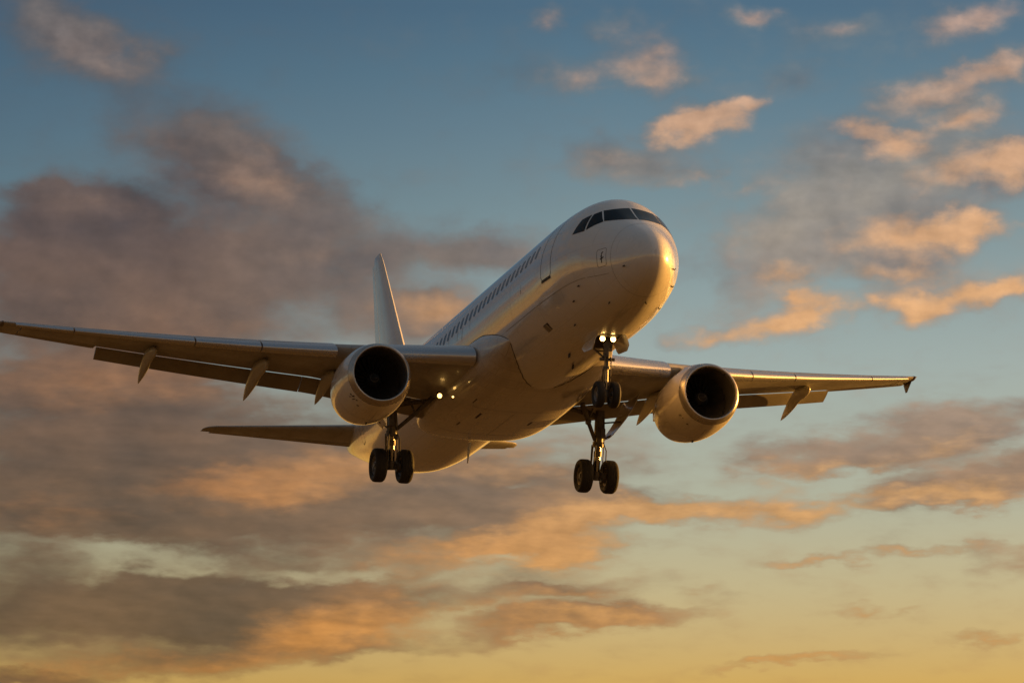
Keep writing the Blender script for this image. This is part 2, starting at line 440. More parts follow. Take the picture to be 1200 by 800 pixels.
M['sill'] = principled('door_sill_metal', (0.35, 0.33, 0.30), 0.35, 0.6)[0]
def emitter(name, color, strength):
    m, g, b = principled(name, (0.8, 0.8, 0.8), 0.2)
    b.inputs['Emission Color'].default_value = (*color, 1)
    b.inputs['Emission Strength'].default_value = strength
    return m
M['lamp'] = emitter('lamp_glow', (1.0, 0.56, 0.15), 9.0)
M['lamp_root'] = emitter('root_lamp_glow', (1.0, 0.56, 0.15), 3.2)
M['glint'] = emitter('glint_glow', (1.0, 0.60, 0.16), 3.0)

gm, g, b = principled('dry_grass', (0.2, 0.15, 0.08), 0.9, spec=0.1)
t = g.n('ShaderNodeTexCoord')
n1 = g.noise(t.outputs['Object'], 0.02, 5.0, 0.6)[0]
n2 = g.noise(t.outputs['Object'], 0.6, 6.0, 0.65)[0]
g.put(b.inputs['Base Color'], g.mix(g.math('MULTIPLY_ADD', n1, 0.6, g.math('MULTIPLY', n2, 0.4)), (0.090, 0.058, 0.020, 1), (0.215, 0.135, 0.045, 1)))
M['ground'] = gm

# ------------------------------------------------------------------ mesh helpers
class MB:
    def __init__(self):
        self.v, self.f, self.m = [], [], []
    def add(self, verts, faces, mi=0):
        o = len(self.v)
        self.v += [tuple(p) for p in verts]
        self.f += [tuple(i + o for i in f) for f in faces]
        self.m += [mi] * len(faces)
        return self
    def loft(self, rings, closed=True, cap0=True, cap1=True, mi=0):
        n = len(rings[0])
        vs = [p for r in rings for p in r]
        fs = []
        for i in range(len(rings) - 1):
            for j in range(n if closed else n - 1):
                k = (j + 1) % n
                fs.append((i * n + j, i * n + k, (i + 1) * n + k, (i + 1) * n + j))
        if cap0:
            fs.append(tuple(range(n))[::-1])
        if cap1:
            fs.append(tuple((len(rings) - 1) * n + j for j in range(n)))
        return self.add(vs, fs, mi)
    def tube(self, pts, radii, n=14, mi=0, cap=True, squash=None):
        pts = [Vector(p) for p in pts]
        if not hasattr(radii, '__len__'):
            radii = [radii] * len(pts)
        rings = []
        ref = None
        for i, p in enumerate(pts):
            d = (pts[min(i + 1, len(pts) - 1)] - pts[max(i - 1, 0)])
            if d.length < 1e-9:
                d = (pts[-1] - pts[0])
            d.normalize()
            if ref is None:
                ref = Vector((0, 0, 1)) if abs(d.z) < 0.9 else Vector((1, 0, 0))
            a = d.cross(ref).normalized()
            c = d.cross(a).normalized()
            rings.append([p + a * (radii[i] * math.cos(2 * math.pi * k / n)) + c * (radii[i] * math.sin(2 * math.pi * k / n)) for k in range(n)])
        return self.loft(rings, True, cap, cap, mi)
    def lathe(self, prof, origin, axis, n=48, mi=0, closed_prof=False):
        """prof: list of (distance along axis, radius)"""
        ax = Vector(axis).normalized()
        ref = Vector((0, 0, 1)) if abs(ax.z) < 0.9 else Vector((1, 0, 0))
        a = ax.cross(ref).normalized()
        c = ax.cross(a).normalized()
        o = Vector(origin)
        rings = []
        for (h, r) in prof:
            r = max(r, 0.0005)
            rings.append([o + ax * h + a * (r * math.cos(2 * math.pi * k / n)) + c * (r * math.sin(2 * math.pi * k / n)) for k in range(n)])
        if closed_prof:
            rings.append(rings[0])
        return self.loft(rings, True, False, False, mi)
    def box(self, c, size, rot=None, mi=0, taper=1.0):
        c = Vector(c)
        R = rot if rot is not None else Matrix.Identity(3)
        vs = []
        for z in (-0.5, 0.5):
            k = taper if z > 0 else 1.0
            for x, y in ((-0.5, -0.5), (0.5, -0.5), (0.5, 0.5), (-0.5, 0.5)):
                vs.append(c + R @ Vector((x * size[0] * k, y * size[1] * k, z * size[2])))
        return self.add(vs, [(3, 2, 1, 0), (4, 5, 6, 7), (0, 1, 5, 4), (1, 2, 6, 5), (2, 3, 7, 6), (3, 0, 4, 7)], mi)
    def build(self, name, mats, parent=None, smooth=35, bevel=0.0, recalc=True, loc=None):
        me = bpy.data.meshes.new(name)
        me.from_pydata(self.v, [], self.f)
        for m in (mats if isinstance(mats, (list, tuple)) else [mats]):
            me.materials.append(M[m])
        me.polygons.foreach_set('material_index', self.m)
        bm = bmesh.new()
        bm.from_mesh(me)
        bmesh.ops.remove_doubles(bm, verts=bm.verts, dist=0.0004)
        if recalc:
            bmesh.ops.recalc_face_normals(bm, faces=bm.faces)
        bm.to_mesh(me)
        bm.free()
        me.polygons.foreach_set('use_smooth', [bool(smooth)] * len(me.polygons))
        if smooth:
            me.set_sharp_from_angle(angle=rad(smooth))
        me.update()
        o = bpy.data.objects.new(name, me)
        scene.collection.objects.link(o)
        if bevel:
            mod = o.modifiers.new('bevel', 'BEVEL')
            mod.width = bevel
            mod.segments = 2
            mod.limit_method = 'ANGLE'
            mod.angle_limit = rad(40)
        if parent is not None:
            o.parent = parent
            if parent is airliner:
                o.location = ORIGIN
        return o

def B(s, y, z):
    """aircraft coordinates: s metres aft of the nose, y to its left wing, z up from the fuselage centreline"""
    return Vector((-s, y, z))

def pchip(xs, ys):
    n = len(xs)
    h = [xs[i + 1] - xs[i] for i in range(n - 1)]
    d = [(ys[i + 1] - ys[i]) / h[i] for i in range(n - 1)]
    m = [d[0]] + [0.0] * (n - 2) + [d[-1]]
    for i in range(1, n - 1):
        if d[i - 1] * d[i] > 0:
            w1, w2 = 2 * h[i] + h[i - 1], h[i] + 2 * h[i - 1]
            m[i] = (w1 + w2) / (w1 / d[i - 1] + w2 / d[i])
    def f(x):
        if x <= xs[0]: return ys[0]
        if x >= xs[-1]: return ys[-1]
        i = 0
        while x > xs[i + 1]: i += 1
        t = (x - xs[i]) / h[i]
        return ((1 + 2 * t) * (1 - t) ** 2 * ys[i] + t * (1 - t) ** 2 * h[i] * m[i] + t * t * (3 - 2 * t) * ys[i + 1] + t * t * (t - 1) * h[i] * m[i + 1])
    return f

# ------------------------------------------------------------------ ground (below the frame)
gb = MB()
gb.add([(-30000, -30000, 0), (30000, -30000, 0), (30000, 30000, 0), (-30000, 30000, 0)], [(0, 1, 2, 3)])
ground = gb.build('ground', 'ground', smooth=0, recalc=False)
ground['kind'] = 'structure'

# ------------------------------------------------------------------ the aircraft
PITCH, YAW = 2.5, -73.46484
ORIGIN = Vector((17.7, 0.0, 4.32))
airliner = bpy.data.objects.new('airliner', None)
scene.collection.objects.link(airliner)
airliner.empty_display_size = 2
airliner.rotation_euler = (0, -rad(PITCH), rad(YAW))
NOSE = Vector((4.4025625, 117.54503104, 26.88412744 + 1.7))
airliner.location = NOSE - airliner.rotation_euler.to_matrix() @ ORIGIN
airliner['label'] = 'white twin-engine passenger jet flying with wheels, flaps and landing lights out'
airliner['category'] = 'airplane'

# ---- fuselage
_st = [0, .1, .3, .6, 1.0, 1.5, 2.0, 2.5, 3.0, 3.5, 4.2, 5.0, 6.2, 8, 12, 18, 24, 26, 28, 30, 32, 34, 36, 37.0, 37.57]
_zt = [-.50, -.18, .07, .32, .56, .84, 1.17, 1.55, 1.92, 2.10, 2.21, 2.25, 2.27, 2.27, 2.27, 2.27, 2.27, 2.27, 2.26, 2.22, 2.14, 1.98, 1.74, 1.57, 1.40]
_zb = [-.55, -.88, -1.11, -1.32, -1.50, -1.66, -1.78, -1.87, -1.93, -1.98, -2.03, -2.06, -2.07, -2.07, -2.07, -2.07, -2.07, -1.98, -1.70, -1.22, -.68, -.12, .5, .82, 1.02]
_hw = [0, .29, .51, .72, .93, 1.145, 1.355, 1.57, 1.70, 1.81, 1.91, 1.98, 2.03, 2.03, 2.03, 2.03, 2.02, 1.98, 1.84, 1.64, 1.36, 1.03, .62, .38, .18]
_q = [math.sqrt(s) for s in _st]
f_zt, f_zb, f_hw = pchip(_q, _zt), pchip(_q, _zb), pchip(_q, _hw)
def fus(s):
    q = math.sqrt(max(s, 0))
    zt, zb, hw = f_zt(q), f_zb(q), f_hw(q)
    mid = 0.5 * (zt + zb)
    w = min(max((s - 1.0) / 5.0, 0), 1)
    zc = mid * (1 - w) + 0.08 * w
    if s >= 24:
        k = min((s - 24) / 6, 1)
        zc = mid * k + 0.08 * (1 - k)
    return zt, zb, hw, zc
def fpt(s, th, off=0.0):
    """th = 0 on top, +90 on the left side"""
    zt, zb, hw, zc = fus(s)
    c, sn = math.cos(th), math.sin(th)
    h = (zt - zc) if c > 0 else (zc - zb)
    return B(s, (hw + off) * sn, zc + (h + off) * c)
def f_side(s, z, side, off=0.004):
    """the point of the skin at station s and height z"""
    zt, zb, hw, zc = fus(s)
    h = (zt - zc) if z > zc else (zc - zb)
    r = min(max((z - zc) / h, -1), 1)
    n = Vector((0, side * math.sqrt(1 - r * r) / hw, r / h))
    if n.length > 0: n.normalize()
    return B(s, side * hw * math.sqrt(1 - r * r), z) + n * off
def f_inside(s, y, z):
    zt, zb, hw, zc = fus(s)
    if hw < 1e-4: return 9.0
    h = (zt - zc) if z > zc else (zc - zb)
    return (y / hw) ** 2 + ((z - zc) / h) ** 2
def f_front(y, z, off=0.004):
    """the skin point met when looking aft at (y, z)"""
    lo, hi = 0.0, 9.0
    for _ in range(40):
        mid = 0.5 * (lo + hi)
        if f_inside(mid, y, z) > 1: lo = mid
        else: hi = mid
    s = hi
    e = 0.01
    gx = (f_inside(s + e, y, z) - f_inside(s - e, y, z)) / (2 * e)
    gy = (f_inside(s, y + e, z) - f_inside(s, y - e, z)) / (2 * e)
    gz = (f_inside(s, y, z + e) - f_inside(s, y, z - e)) / (2 * e)
    n = Vector((-gx, gy, gz)).normalized()
    return B(s, y, z) + n * off

NT = 216
def fring(s): return [fpt(s, 2 * math.pi * k / NT) for k in range(NT)]
ss = [0.0005]
q = 0.02
while q * q < 6.2:
    ss.append(q * q); q += 0.045
ss += [6.2 + 0.8 * i for i in range(0, 23)]
ss += [24.4 + 0.55 * i for i in range(0, 24)]
ss = sorted(set(round(x, 4) for x in ss if x < 37.4)) + [37.4, 37.57]
fb = MB()
fb.loft([fring(s) for s in ss])
fuselage = fb.build('fuselage', 'paint', airliner, smooth=50)

def patch(grid_fn, nu, nv, mb, thick=0.0, mi=0):
    vs = [grid_fn(i / nu, j / nv) for j in range(nv + 1) for i in range(nu + 1)]
    fs = [(j * (nu + 1) + i, j * (nu + 1) + i + 1, (j + 1) * (nu + 1) + i + 1, (j + 1) * (nu + 1) + i) for j in range(nv) for i in range(nu)]
    mb.add(vs, fs, mi)
def bil(c, u, v):
    a = [(1 - u) * c[0][k] + u * c[1][k] for k in (0, 1)]
    d = [(1 - u) * c[3][k] + u * c[2][k] for k in (0, 1)]
    return [(1 - v) * a[k] + v * d[k] for k in (0, 1)]
def strip(pts, fn, width, mb, mi=0):
    """a flat line of given width along 2D points, mapped on the skin by fn"""
    P2 = [Vector(p) for p in pts]
    L, R = [], []
    for i, p in enumerate(P2):
        d = (P2[min(i + 1, len(P2) - 1)] - P2[max(i - 1, 0)]).normalized()
        nrm = Vector((-d.y, d.x)) * width * 0.5
        L.append(fn(*(p + nrm))); R.append(fn(*(p - nrm)))
    vs = [q for pr in zip(L, R) for q in pr]
    mb.add(vs, [(2 * i, 2 * i + 1, 2 * i + 3, 2 * i + 2) for i in range(len(P2) - 1)], mi)
def rounded(x0, y0, x1, y1, r, n=6):
    out = []
    for cx, cy, a0 in ((x1 - r, y1 - r, 0), (x0 + r, y1 - r, 90), (x0 + r, y0 + r, 180), (x1 - r, y0 + r, 270)):
        for k in range(n + 1):
            a = rad(a0 + 90 * k / n)
            out.append((cx + r * math.cos(a), cy + r * math.sin(a)))
    return out
def densify(pts, step=0.12, close=False):
    out = []
    P2 = list(pts) + ([pts[0]] if close else [])
    for a, c in zip(P2, P2[1:]):
        n = max(1, int(math.hypot(c[0] - a[0], c[1] - a[1]) / step))
        out += [(a[0] + (c[0] - a[0]) * i / n, a[1] + (c[1] - a[1]) * i / n) for i in range(n)]
    out.append(P2[-1])
    return out

# windscreen: six panes, two in front and two on each side
def win_front(c, side):
    mb = MB()
    patch(lambda u, v: f_front(side * bil(c, u, v)[0], bil(c, u, v)[1], 0.006), 10, 6, mb)
    mb.build('windscreen_pane', 'glass', fuselage, smooth=60, recalc=False)
def win_side(c, side):
    mb = MB()
    patch(lambda u, v: f_side(bil(c, u, v)[0], bil(c, u, v)[1], side, 0.006), 8, 6, mb)
    mb.build('windscreen_pane', 'glass', fuselage, smooth=60, recalc=False)
FRONT = [(0.022, 0.96), (0.945, 0.985), (0.815, 1.45), (0.03, 1.54)]          # y, z
SIDE_A = [(2.235, 0.97), (2.64, 0.775), (2.80, 1.35), (2.68, 1.43)]            # s, z
SIDE_B = [(2.69, 0.755), (3.30, 0.78), (3.14, 1.25), (2.84, 1.345)]
for sd in (-1, 1):
    win_front(FRONT, sd)
    win_side(SIDE_A, sd)
    win_side(SIDE_B, sd)

# cabin windows: a dark pane inside a slim frame line
def cabin_window(s, side):
    mb = MB()
    oval = rounded(-0.135, -0.205, 0.135, 0.205, 0.11, 4)
    wz = 0.97 - 0.030 * (s - 6.4)
    vs = [f_side(s, wz, side, 0.004)] + [f_side(s + x, wz + z, side, 0.004) for x, z in oval]
    n = len(oval)
    mb.add(vs, [(0, 1 + k, 1 + (k + 1) % n) for k in range(n)])
    mb.build('cabin_window', 'wglass', fuselage, smooth=0, recalc=False)
for sd in (-1, 1):
    for k in range(34):
        s = 6.35 + 0.533 * k
        cabin_window(s, sd)

def door(s0, s1, z0, z1, side, name='cabin_door', sill=True, w=0.022):
    mb = MB()
    pts = densify(rounded(s0, z0, s1, z1, 0.13), 0.1, True)
    strip(pts, lambda a, c: f_side(a, c, side, 0.005), w, mb)
    d = mb.build(name, 'line', fuselage, smooth=0, recalc=False)
    if sill:
        mb = MB()
        patch(lambda u, v: f_side(s0 + 0.03 + (s1 - s0 - 0.06) * u, z0 - 0.085 + 0.075 * v, side, 0.012), 6, 2, mb)
        mb.build('door_sill', 'dark', fuselage, smooth=0, recalc=False)
    return d
for sd in (-1, 1):
    door(4.68, 5.54, -0.18, 1.92, sd)
    door(29.3, 30.05, -0.30, 1.45, sd, sill=False)

# radome joint and other skin seams
mb = MB()
strip([(1.30, 2 * math.pi * k / 80) for k in range(81)], lambda s, th: fpt(s, th, 0.003), 0.014, mb)
mb.build('radome_seam', 'softline', fuselage, smooth=0, recalc=False)
for th in (rad(113), rad(-113)):
    mb = MB()
    strip([(1.5 + 0.3 * k, th) for k in range(29)], lambda s, t_: fpt(s, t_, 0.003), 0.012, mb)
    mb.build('skin_seam', 'softline', fuselage, smooth=0, recalc=False)
for s0 in (8.9, 24.6, 27.5):
    mb = MB()
    strip([(s0, rad(-170 + 340 * k / 60)) for k in range(61)], lambda s, t_: fpt(s, t_, 0.003), 0.008, mb)
    mb.build('skin_seam', 'softline', fuselage, smooth=0, recalc=False)
# static port plate with its mark, low on the nose
mb = MB()
strip(densify(rounded(1.50, -0.62, 1.90, -0.06, 0.07), 0.08, True), lambda a, c: f_side(a, c, -1, 0.004), 0.011, mb)
mb.build('port_frame', 'line', fuselage, smooth=0, recalc=False)
mb = MB()
fs_ = lambda a, c: f_side(a, c, -1, 0.005)
strip([(1.70, -0.50), (1.695, -0.40), (1.70, -0.28), (1.69, -0.20), (1.63, -0.165)], fs_, 0.034, mb)
mb.build('port_mark', 'line', fuselage, smooth=0, recalc=False)
mb = MB()
strip([(1.76, -0.385), (1.70, -0.36), (1.60, -0.335)], fs_, 0.036, mb)
mb.build('port_mark', 'line', fuselage, smooth=0, recalc=False)
mb = MB()
strip([(1.735, -0.30), (1.665, -0.285)], fs_, 0.030, mb)
mb.build('port_mark', 'line', fuselage, smooth=0, recalc=False)

# air data probes: a short swept mast on a base plate
def probe(s, th, l=0.10, r=0.018, name='air_probe'):
    p0, p1 = fpt(s, th, -0.01), fpt(s, th, l * 0.55)
    mb = MB()
    mb.tube([p0, p1, p1 + Vector((l * 1.1, 0, 0))], [r * 1.6, r, r * 0.7], 8)
    mb.build(name, 'dark', fuselage, smooth=40)
def th_of(s, y, z):
    zt, zb, hw, zc = fus(s)
    h = (zt - zc) if z > zc else (zc - zb)
    return math.atan2(y / hw, (z - zc) / h)
for (s, y, z) in ((0.80, -0.84, -0.82), (0.80, 0.84, -0.82), (3.1, -1.52, -0.9), (3.8, -1.46, -1.21), (2.3, -0.79, -1.58), (1.63, 0.17, -1.68), (4.85, -1.1, -1.69),
                  (2.6, 0.95, -1.65), (1.75, 1.0, -1.05)):
    probe(s, th_of(s, y, z))
# small blade aerials along the keel
for s, y in ((7.4, -0.5), (8.6, 0.0)):
    th = th_of(s, y, -2.0)
    p = fpt(s, math.pi - math.asin(max(-1, min(1, y / fus(s)[2]))), -0.01)
    mb = MB()
    mb.loft([[p + Vector((0.10 - k * 0.05, d, -k * 0.13)) for d in (-0.012, 0.012)] + [p + Vector((-0.10 - k * 0.03, d, -k * 0.13)) for d in (0.012, -0.012)] for k in (0, 1)])
    mb.build('blade_aerial', 'dark', fuselage, smooth=0)
# outflow valve: flat dark patch on the skin with two flaps
mb = MB()
patch(lambda u, v: f_side(6.34 + 0.44 * u, -1.50 + 0.20 * v, -1, 0.004), 5, 3, mb)
mb.build('outflow_valve', 'line', fuselage, smooth=0, recalc=False)
for k in (0, 1):
    mb = MB()
    patch(lambda u, v: f_side(6.37 + 0.19 * u + 0.21 * k, -1.49 + 0.17 * v, -1, 0.008 + 0.03 * v), 3, 2, mb)
    mb.build('valve_flap', 'sill', fuselage, smooth=0, recalc=False)
# water marks running down under the windows, and a drain
for s, z0, z1, w_ in ((14.6, 0.52, 0.02, 0.03), (15.2, 0.50, 0.16, 0.025), (16.3, 0.46, 0.05, 0.025), (13.7, 0.52, 0.25, 0.02), (7.7, 0.08, -0.06, 0.035), (7.68, 0.25, 0.10, 0.015)):
    mb = MB()
    strip([(s, z0 + (z1 - z0) * k / 4) for k in range(5)], lambda a, c: f_side(a, c, -1, 0.0035), w_, mb)
    mb.build('water_stain', 'softline', fuselage, smooth=0, recalc=False)

# ---- belly fairing
_bs = [9.95, 10.3, 10.8, 11.5, 12.4, 13.5, 15, 16.6, 18, 19.0, 19.7, 20.2, 20.5]
_bw = [1.76, 1.92, 2.06, 2.17, 2.28, 2.36, 2.40, 2.40, 2.38, 2.34, 2.24, 2.08, 1.85]
_bt = [-0.86, -0.58, -0.34, -0.12, 0.04, 0.05, -0.1, -0.35, -0.5, -0.6, -0.7, -0.9, -1.15]
_bb = [-1.20, -1.50, -1.74, -1.93, -2.10, -2.17, -2.24, -2.26, -2.26, -2.24, -2.20, -2.12, -2.00]
g_bw, g_bt, g_bb = pchip(_bs, _bw), pchip(_bs, _bt), pchip(_bs, _bb)
def bring(s, n=64):
    w, zt, zb = g_bw(s), g_bt(s), g_bb(s)
    zc, h = 0.5 * (zt + zb), 0.5 * (zt - zb)
    out = []
    for k in range(n):
        a = 2 * math.pi * k / n
        c, sn = math.cos(a), math.sin(a)
        e = 2.0 / 2.7
        y = w * math.copysign(abs(sn) ** e, sn)
        z = zc + h * math.copysign(abs(c) ** e, c)
        out.append(B(s, y, z))
    return out
mb = MB()
mb.loft([bring(9.95 + 10.55 * (0.5 - 0.5 * math.cos(math.pi * i / 46))) for i in range(47)])
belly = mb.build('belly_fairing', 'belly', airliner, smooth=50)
for sd in (1, -1):
    pts = []
    for s in [10.0 + 5.0 * k / 40 for k in range(41)]:
        r_ = bring(s, 256)
        out_ = [p for p in r_[:128] if f_inside(s, p.y, p.z) > 1.0]
        if out_:
            p = max(out_, key=lambda p: p.z)
            pts.append(Vector((p.x, sd * p.y, p.z)))
    low = []
    for s in [10.0 + 2.4 * k / 24 for k in range(25)]:
        r_ = bring(s, 256)
        out_ = [p for p in r_[:128] if f_inside(s, p.y, p.z) > 1.0 and p.z < -0.8]
        if out_:
            p = min(out_, key=lambda p: p.z)
            if p.y > 0.40: low.append(Vector((p.x, sd * p.y, p.z)))
    mb = MB()
    mb.tube(list(reversed(pts)) + low, 0.012, 6)
    mb.build('fairing_seal', 'line', belly, smooth=0)
# blade mast under the rear of the fairing, and the fairing's own joints
mb = MB()
rings = []
for i in range(5):
    u = i / 4
    ch, s_ = 0.50 - 0.34 * u, 20.15 + 0.42 * u
    w_ = 0.035 * (1 - 0.5 * u)
    rings.append([B(s_, -0.12, -2.18 - 0.66 * u), B(s_ + ch * .35, -0.12 + w_, -2.18 - 0.66 * u), B(s_ + ch, -0.12, -2.18 - 0.66 * u), B(s_ + ch * .35, -0.12 - w_, -2.18 - 0.66 * u)])
mb.loft(rings)
mb.build('blade_mast', 'canoe', belly, smooth=0)
def bpt(s, k_, off=0.004):
    r_ = bring(s)
    n_ = len(r_)
    i0 = int(math.floor(k_)) % n_
    p = r_[i0].lerp(r_[(i0 + 1) % n_], k_ - math.floor(k_))
    c = B(s, 0, 0.5 * (g_bt(s) + g_bb(s)))
    return p + (p - c).normalized() * off
for pts in ([(15.0, 26 + 12 * k / 12) for k in range(13)], [(18.6, 24 + 16 * k / 16) for k in range(17)], [(15.0 + 3.6 * k / 12, 32) for k in range(13)],
            [(13.4 + 3.2 * k / 10, 40.5) for k in range(11)], [(12.2 + 3.0 * k / 10, 46) for k in range(11)]):
    mb = MB()
    strip(pts, lambda s, k_: bpt(s, k_, 0.004), 0.016, mb)
    mb.build('fairing_joint', 'line', belly, smooth=0, recalc=False)
for s_, k_, l_, w_ in ((15.6, 35.5, 0.7, 0.35), (17.2, 37, 0.45, 0.3), (16.4, 29, 0.5, 0.3), (14.2, 38.5, 0.5, 0.22)):
    mb = MB()
    strip([(s_ + l_ * k / 4, k_) for k in range(5)], lambda s, q_: bpt(s, q_, 0.006), w_, mb)
    mb.build('air_inlet', 'line', belly, smooth=0, recalc=False)

# ---- wings
def LE(y): return 12.3 + 0.545 * (y - 2.4)
def TE(y): return 19.1 if y <= 6.4 else 19.1 + 2.55 * (y - 6.4) / 10.35
def ZL(y):
    d = y - 2.4
    return -0.95 + 0.107 * d + (0.0026 * d * d if d > 0 else 0)
def lerp_tab(tab, y):
    for (a, va), (c, vc) in zip(tab, tab[1:]):
        if y <= c:
            return va + (vc - va) * max(0, (y - a)) / (c - a)
    return tab[-1][1]
def TH(y): return lerp_tab([(1.2, 0.152), (6.4, 0.122), (16.9, 0.108)], y)
def INC(y): return rad(lerp_tab([(1.2, 3.0), (6.4, 1.3), (16.9, -0.3)], y))
def foil(x, t):
    return 5 * t * (0.2969 * math.sqrt(max(x, 0)) - 0.1260 * x - 0.3516 * x * x + 0.2843 * x ** 3 - 0.1036 * x ** 4)
def wpt(y, x, zoff, side):
    """x, zoff as fractions of the chord"""
    c = TE(y) - LE(y)
    camb = 0.018 * math.sin(math.pi * x) * (0.4 + x)
    a = INC(y)
    X, Z = x * c, (camb + zoff) * c
    return B(LE(y) + X * math.cos(a) + Z * math.sin(a), side * y, ZL(y) - X * math.sin(a) + Z * math.cos(a))
def wsec(y, x0, x1, side, n=18):
    t = TH(y)
    xs = [x0 + (x1 - x0) * (1 - math.cos(math.pi * i / n)) / 2 for i in range(n + 1)]
    up = [wpt(y, x, foil(x, t), side) for x in reversed(xs)]
    lo = [wpt(y, x, -foil(x, t), side) for x in (xs[1:] if x0 <= 0 else xs)]
    return up + lo
def ys(a, c, n): return [a + (c - a) * i / n for i in range(n + 1)]

YF0, YF1, YA0, YA1, YT = 2.2, 13.50, 13.55, 16.1, 16.85
def canoe(side, y, x0, x1, depth, width, droop, parent, name='flap_track_fairing'):
    """spindle body under the wing, rear half drooped with the flap"""
    mb = MB()
    c = TE(y) - LE(y)
    rings = []
    N = 22
    s0, s1 = LE(y) + x0 * c, LE(y) + x1 * c
    L = s1 - s0
    hinge = 0.30
    pz = wpt(y, x0, -foil(min(x0, 1), TH(y)), side).z
    for i in range(N + 1):
        u = i / N
        prof = min(1.0, (max(u, 0.0) ** 0.5) * ((1 - u) ** 0.85) * 2.0)
        prof = max(prof, 0.012)
        s = s0 + u * L
        x = x0 + u * (x1 - x0)
        zz = wpt(y, min(x, 0.80), -foil(min(x, 0.80), TH(y)), side).z - depth * 0.30
        if u > hinge:
            zz -= math.tan(rad(droop)) * (u - hinge) * L * (0.5 + 0.5 * min(1, (u - hinge) / 0.25))
        ring = []
        for k in range(20):
            a = 2 * math.pi * k / 20
            w_, h_ = 0.5 * width * prof * math.sin(a), 0.5 * depth * prof * math.cos(a)
            if math.cos(a) < 0:
                w_ *= (1 - 0.45 * abs(math.cos(a)))
            ring.append(B(s, side * y + w_, zz + h_))
        rings.append(ring)
    mb.loft(rings)
    return mb.build(name, 'canoe', parent, smooth=60)

def flap(side, y0, y1, parent, defl=30.0, n=10):
    mb = MB()
    rings = []
    for y in ys(y0, y1, n):
        c = TE(y) - LE(y)
        cf = 0.78 - 0.021 * (y - 6.6)
        base = wpt(y, 0.833, -0.028, side)
        a = INC(y) + rad(defl)
        ring = []
        xs = [(1 - math.cos(math.pi * i / 10)) / 2 for i in range(11)]
        up = [(x, foil(x, 0.15) + 0.02 * math.sin(math.pi * x)) for x in reversed(xs)]
        lo = [(x, -foil(x, 0.11)) for x in xs[1:]]
        for x, z in up + lo:
            X, Z = x * cf, z * cf
            ring.append(B(-base.x + X * math.cos(a) + Z * math.sin(a), side * y, base.z - X * math.sin(a) + Z * math.cos(a)))
        rings.append(ring)
    mb.loft(rings)
    return mb.build('flap', 'flap', parent, smooth=45)

def slat(side, y0, y1, parent, defl=24.0, n=10):
    mb = MB()
    rings = []
    for y in ys(y0, y1, n):
        c = TE(y) - LE(y)
        t = TH(y)
        cs = min(1.3 * c, 5.2)
        pts = []
        xu = [0.17, 0.13, 0.09, 0.06, 0.035, 0.018, 0.006, 0.0]
        k = cs / c
        for x in xu:
            pts.append((x * k, foil(x, t) * (k ** 0.5) * 1.06 + 0.004))
        for x in [0.006, 0.018, 0.035, 0.055]:
            pts.append((x * k, -foil(x, t) * (k ** 0.5) * 1.06))
        inner = [(0.055 * k, -foil(0.03, t) * 0.6 * k ** .5), (0.045 * k, 0.0), (0.07 * k, foil(0.05, t) * 0.75 * k ** .5), (0.12 * k, foil(0.10, t) * 0.93 * k ** .5)]
        pts += inner
        a = rad(defl)
        ring = []
        for x, z in pts:
            xr = x * math.cos(a) - z * math.sin(a) * 0.6
            zr = -0.0 + z * math.cos(a) + (x - 0.17 * k) * math.sin(a) * 0.55
            ring.append(wpt(y, xr - 0.055 * k, zr - 0.006 * k - (0.018 * math.sin(math.pi * max(xr - 0.055 * k, 0)) * 0.4), side))
        rings.append(ring)
    mb.loft(rings)
    return mb.build('slat', 'slat', parent, smooth=45)

